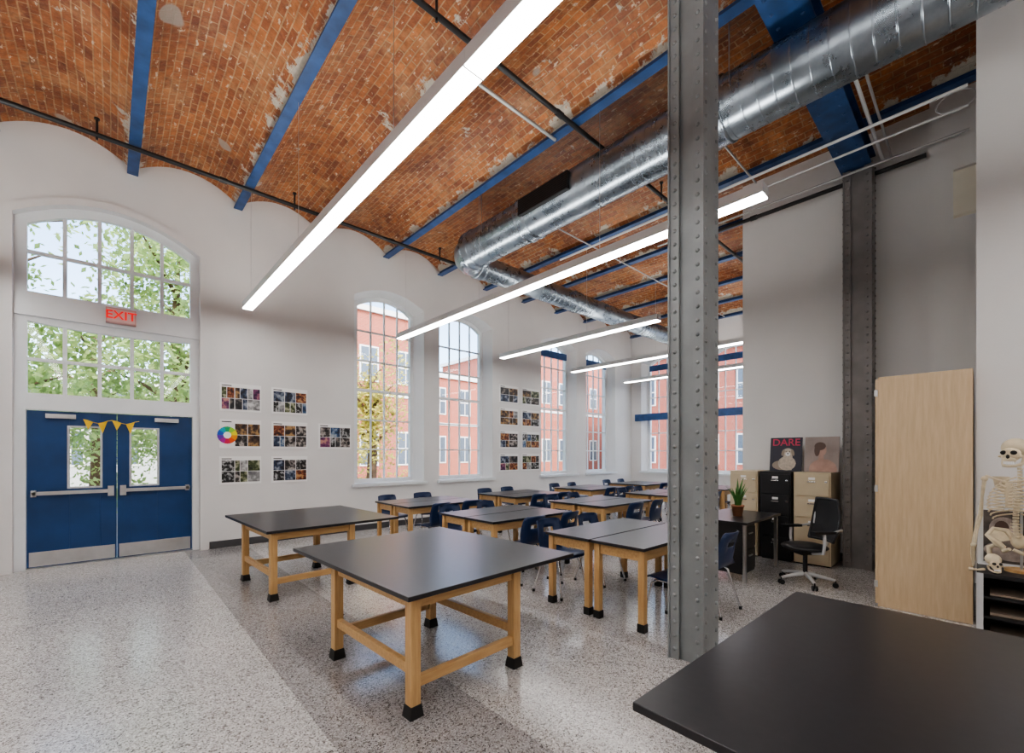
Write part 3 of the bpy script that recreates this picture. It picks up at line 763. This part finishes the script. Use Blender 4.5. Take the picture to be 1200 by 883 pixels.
for s in (-1, 1):
    mb.tube([(s * .015, .085, 1.385), (s * .08, .06, 1.40), (s * .165, -.01, 1.425)], .008, M_bone)
    mb.add([(s * .06, -.085, 1.42), (s * .15, -.06, 1.42), (s * .08, -.09, 1.26), (s * .14, -.07, 1.34)], [(0, 1, 3, 2)], M_bone)
    mb.ell((s * .175, -.01, 1.40), (.022, .022, .022), M_bone, 10, 8)
    mb.tube([(s * .175, -.01, 1.40), (s * .19, -.01, 1.25), (s * .20, -.01, 1.10)], [.014, .010, .016], M_bone)
    mb.tube([(s * .195, -.01, 1.10), (s * .21, .01, .98), (s * .215, .03, .88)], [.010, .007, .009], M_bone); mb.tube([(s * .21, -.01, 1.10), (s * .225, .01, .98), (s * .228, .03, .88)], [.009, .006, .008], M_bone)
    mb.ell((s * .222, .035, .865), (.02, .012, .018), M_bone, 8, 6)
    for f in range(5):
        yy = .01 + f * .014; l = (.12, .15, .16, .15, .10)[f]
        mb.tube([(s * .222, yy, .855), (s * .224, yy + .004, .855 - l * .5), (s * .218, yy + .008, .855 - l)], [.005, .004, .003], M_bone, 6)
    mb.tube([(s * .02, -.05, .93), (s * .07, -.06, 1.0), (s * .13, -.02, 1.01), (s * .14, .04, .96), (s * .09, .03, .91), (s * .07, -.01, .87), (s * .05, .03, .85), (s * .01, .055, .875)], [.02, .02, .014, .016, .022, .02, .014, .012], M_bone, 8)
    mb.add([(s * .02, -.06, .94), (s * .07, -.065, 1.0), (s * .13, -.02, 1.005), (s * .135, .03, .96), (s * .09, .02, .91)], [(0, 1, 2, 3, 4)], M_bone)
    mb.ell((s * .10, .0, .89), (.024, .024, .024), M_bone, 10, 8)
    mb.tube([(s * .10, 0, .89), (s * .145, 0, .86), (s * .14, .005, .80)], [.013, .018, .014], M_bone)
mb.ell((0, -.045, .93), (.045, .02, .06), M_bone, 12, 8)
mb.cyl((0, -.09, .70), (0, -.09, 1.48), .008, M_steel, seg=8); mb.cyl((0, -.09, 1.2), (0, -.03, 1.2), .006, M_steel, seg=8)
mb.cyl((0, -.09, .69), (0, -.09, .71), .09, M_maple, seg=28)
SK = mb.build("anatomical_skeleton", (5.06, -.17, 0.0), math.radians(68))
mb = MB(); skull(mb, (0, 0, 0.012), .62, I)
mb.tube([(.05, -.02, .012), (.10, .02, .012), (.14, .0, .012)], [.012, .008, .014], M_bone)
mb.build("skull_model", (4.98, -.06, .69), math.radians(110))

mb = MB(); mb.add([(0, 0, .0), (0, -.20, .0), (0, 0, .62), (0, -.20, .62), (-.10, 0, .55), (-.10, -.20, .55), (-.02, 0, .03), (-.02, -.2, .03)], [(0, 1, 7, 6), (6, 7, 5, 4), (4, 5, 3, 2), (0, 6, 4, 2), (1, 3, 5, 7), (0, 2, 3, 1)], M_cream)
mb.build("wall_box", (XB - .14, .25, 4.58))  # cream wedge-shaped box on the wall, function unknown
mb = MB()
for q in range(4): mb.tube([(.02 * q - .03, .16 * math.cos(t * .35), .11 * math.sin(t * .35) + .01 * q) for t in range(19)], .006, M_white, 6)
me = mb.mesh("cable_coil"); place("cable_coil", me, (6.9, .2, 5.50)); place("cable_coil", me, (5.5, .2, 5.72))

# ------------------------------------------------------------------ posters on left wall
def photomat(i, a, b, c, sc):
    m, nt, bs = newmat("photo_%d" % i); n = noise(nt, objco(nt), sc, 3, .55)
    L(nt, ramp(nt, n.outputs[0], [(0.38, a), (0.5, b), (0.62, c)]), bs.inputs["Base Color"]); bs.inputs["Roughness"].default_value = .4
    return m
PM = [photomat(i, *t) for i, t in enumerate([
    ((.01, .01, .012), (.03, .03, .035), (.20, .17, .15), 12), ((.01, .01, .02), (.03, .05, .10), (.30, .33, .38), 10), ((.02, .01, .01), (.20, .05, .02), (.5, .28, .12), 14),
    ((.01, .01, .01), (.06, .05, .05), (.4, .36, .33), 16), ((.01, .02, .05), (.04, .10, .22), (.35, .4, .45), 9), ((.01, .01, .01), (.02, .02, .02), (.4, .4, .4), 18),
    ((.04, .015, .05), (.18, .04, .13), (.5, .25, .2), 11), ((.015, .02, .01), (.07, .09, .035), (.4, .4, .28), 13), ((.02, .01, .01), (.09, .05, .03), (.4, .24, .1), 12), ((.15, .15, .16), (.3, .3, .3), (.6, .6, .6), 9)])]
WH = [plain("wheel_%d" % i, c, .5, var=.02) for i, c in enumerate([(0.8, 0.7, 0), (0.3, 0.6, 0.05), (0.02, 0.4, 0.15), (0, 0.35, 0.5), (0.02, 0.1, 0.5), (0.15, 0.03, 0.4), (0.4, 0.02, 0.3), (0.7, 0.02, 0.1), (0.75, 0.1, 0.02), (0.8, 0.3, 0.01)])]
def poster(x0, x1, z0, z1, wheel=False, cols=3):
    mb = MB(); y = Y0 - .012; w = x1 - x0; h = z1 - z0
    mb.box(x0, x1, y, Y0 - .0005, z0, z1, M_paper)
    mb.box(x0 + .05 * w, x0 + .28 * w, y - .001, y, z1 - .10 * h, z1 - .07 * h, M_black)
    for c in range(cols):
        for r in range(2):
            a = x0 + w * (.05 + c * .93 / cols); b = a + w * (.93 / cols - .015); zb = z0 + h * (.07 + r * .40); zt = zb + h * .385
            if wheel and c == 0: continue
            if random.random() < .3:
                mm = a + (b - a) * random.choice((.4, .5, .6)); mb.box(a, mm - .004, y - .001, y, zb, zt, random.choice(PM)); mb.box(mm + .004, b, y - .001, y, zb, zt, random.choice(PM))
            else: mb.box(a, b, y - .001, y, zb, zt, random.choice(PM))
    if wheel:
        cx, cz, R1, R2 = x0 + w * .18, z0 + h * .45, h * .30, h * .12
        for i in range(10):
            t0, t1 = 2 * math.pi * i / 10, 2 * math.pi * (i + 1) / 10
            mb.add([(cx + R * math.cos(t), y - .002, cz + R * math.sin(t)) for R, t in ((R2, t0), (R1, t0), (R1, (t0 + t1) / 2), (R1, t1), (R2, t1))], [(0, 1, 2, 3, 4)], WH[i])
    mb.build("photography_poster")
def ux(px):
    t = (px - 600) / 510; return (.679 + .734 * t) / (.734 - .679 * t) * Y0
def dz(px, py):
    t = (px - 600) / 510; return H + (532 - py) * (Y0 / (.734 - .679 * t)) / 510
zr = [(dz(340, 486), dz(340, 456)), (dz(340, 526), dz(340, 495)), (dz(340, 565), dz(340, 535))]
for j, (a, b) in enumerate(zr):
    poster(ux(257), ux(306), a, b, wheel=(j == 1)); poster(ux(318), ux(360), a, b)
    if j == 1: poster(ux(373), ux(411), a, b)
for j in range(4):
    a = dz(608, 552 - 26 * j); b = dz(608, 532 - 26 * j)
    poster(ux(585), ux(607), a, b, cols=2); poster(ux(611), ux(632), a, b, cols=2)

# blue ledge band across the far windows
mb = MB(); mb.box(XF - .10, XF - .001, 4.3, 8.6, 2.78, 3.02, M_blue); mb.build("blue_steel_channel")

# ------------------------------------------------------------------ outside
mb = MB(); mb.box(-60, 90, 9.5, 120, -.8, -.7, M_grass); mb.box(-60, 90, 12, 26, -.72, -.69, M_asph); mb.box(14.9, 90, -60, 9.5, -.8, -.7, M_asph); mb.build("ground")
M_xgrey = plain("exterior_render_grey", (0.42, 0.44, 0.47), .8)
def building(name, x0, x1, y0, y1, h, facex=False, mat=None):
    mb = MB(); mb.box(x0, x1, y0, y1, -.7, h, mat or M_xbrick)
    mb.box(x0 - .2, x1 + .2, y0 - .2, y1 + .2, h, h + .35, M_trim); mb.box(x0 - .08, x1 + .08, y0 - .08, y1 + .08, h * .5, h * .5 + .2, M_trim)
    n0, n1 = (y0, y1) if facex else (x0, x1); u = n0 + 1.2
    while u + 1.5 < n1:
        for z in (0.8, h * .5 + .9):
            for (a, b, c, d, pr, m) in ((u, u + 1.3, z, z + 2.3, .06, M_trim), (u + .1, u + 1.2, z + .1, z + 2.2, .08, M_extglass), (u + .62, u + .68, z + .1, z + 2.2, .10, M_trim), (u + .1, u + 1.2, z + 1.1, z + 1.18, .10, M_trim)):
                if facex: mb.box(x0 - pr, x0, a, b, c, d, m)
                else: mb.box(a, b, y0 - pr, y0, c, d, m)
        u += 2.6
    mb.build(name)
building("brick_building", 10.5, 17.5, 27, 38, 10.8); building("brick_building", 18.5, 27, 31, 42, 8.0); building("brick_building", 28, 62, 30, 42, 11.5); building("brick_building", 34, 48, 2, 24, 9.5, True)
building("grey_building", -14, 3, 38, 46, 6.0, mat=M_xgrey)
def tree(x, y, h, r, m, n=5200, name="tree", zc=.60):
    mb = MB(); mb.tube([(x, y, -.75), (x + .1, y, h * .3), (x - .1, y + .1, h * .6), (x, y, h * .9)], [.25, .2, .12, .03], M_bark, 8)
    for i in range(9):
        a = i * 2.4; z = h * (.28 + .06 * i); mb.tube([(x, y, z), (x + r * .4 * math.cos(a), y + r * .4 * math.sin(a), z + .7), (x + r * .8 * math.cos(a), y + r * .8 * math.sin(a), z + 1.2)], [.08, .05, .015], M_bark, 6)
    cl = [(Vector((x, y, h * zc)) + Vector((random.gauss(0, 1) * r * .5, random.gauss(0, 1) * r * .5, random.gauss(0, 1) * h * .24)), random.uniform(.5, 1.1)) for _ in range(50)]
    vs = []; fs = []
    for i in range(n):
        c, rr = random.choice(cl); p = c + Vector((random.gauss(0, .5), random.gauss(0, .5), random.gauss(0, .45))) * rr
        if p.z < -.6: continue
        a = Vector((random.gauss(0, 1), random.gauss(0, 1), random.gauss(0, 1))).normalized(); b = a.orthogonal().normalized(); s = random.uniform(.06, .12)
        k = len(vs); vs += [p - a * s, p + b * s * .6, p + a * s, p - b * s * .6]; fs.append((k, k + 1, k + 2, k + 3))
    mb.add(vs, fs, m); mb.build(name)
tree(-2.8, 15.5, 8.5, 2.6, M_lv1, 10000); tree(1.6, 17, 9, 2.8, M_lv1, 10000); tree(-0.4, 24, 8, 3.4, M_lv1, 9000, zc=.45); tree(-5, 21, 9, 3.2, M_lv1, 9000, zc=.5); tree(8.3, 18.0, 6.0, 1.3, M_lv2, 4200, zc=.55)
tree(4.5, 24, 8, 3, M_lv1, 7000)

# ------------------------------------------------------------------ light
w = bpy.data.worlds.new("sky"); scene.world = w; w.use_nodes = True
nt = w.node_tree; bg = nt.nodes["Background"]; sky = nt.nodes.new("ShaderNodeTexSky"); sky.sky_type = 'NISHITA'
sky.sun_disc = False; sky.sun_elevation = math.radians(42); sky.sun_rotation = math.radians(200); sky.dust_density = 2.5
nt.links.new(sky.outputs[0], bg.inputs[0]); bg.inputs[1].default_value = 0.72
sl = bpy.data.lights.new("sun", 'SUN'); sl.energy = 2.0; sl.angle = math.radians(1); sl.color = (1, .95, .88)
so = bpy.data.objects.new("sun", sl); COL.objects.link(so); so.location = (0, -20, 30)
so.rotation_euler = Vector((0.25, 0.72, -0.62)).to_track_quat('-Z', 'Y').to_euler()
try: scene.view_settings.look = 'AgX - Medium High Contrast'
except Exception as e: print(e)
scene.view_settings.exposure = 0.5

# ------------------------------------------------------------------ camera
cd = bpy.data.cameras.new("camera"); co = bpy.data.objects.new("camera", cd); COL.objects.link(co)
cd.sensor_width = 36; cd.lens = 510 / 1200 * 36; cd.shift_y = (532 - 441.5) / 1200; cd.clip_start = 0.05; cd.clip_end = 500
co.location = (0, 0, H); co.rotation_euler = (math.pi / 2, 0, -math.atan2(.679, .734))
scene.camera = co
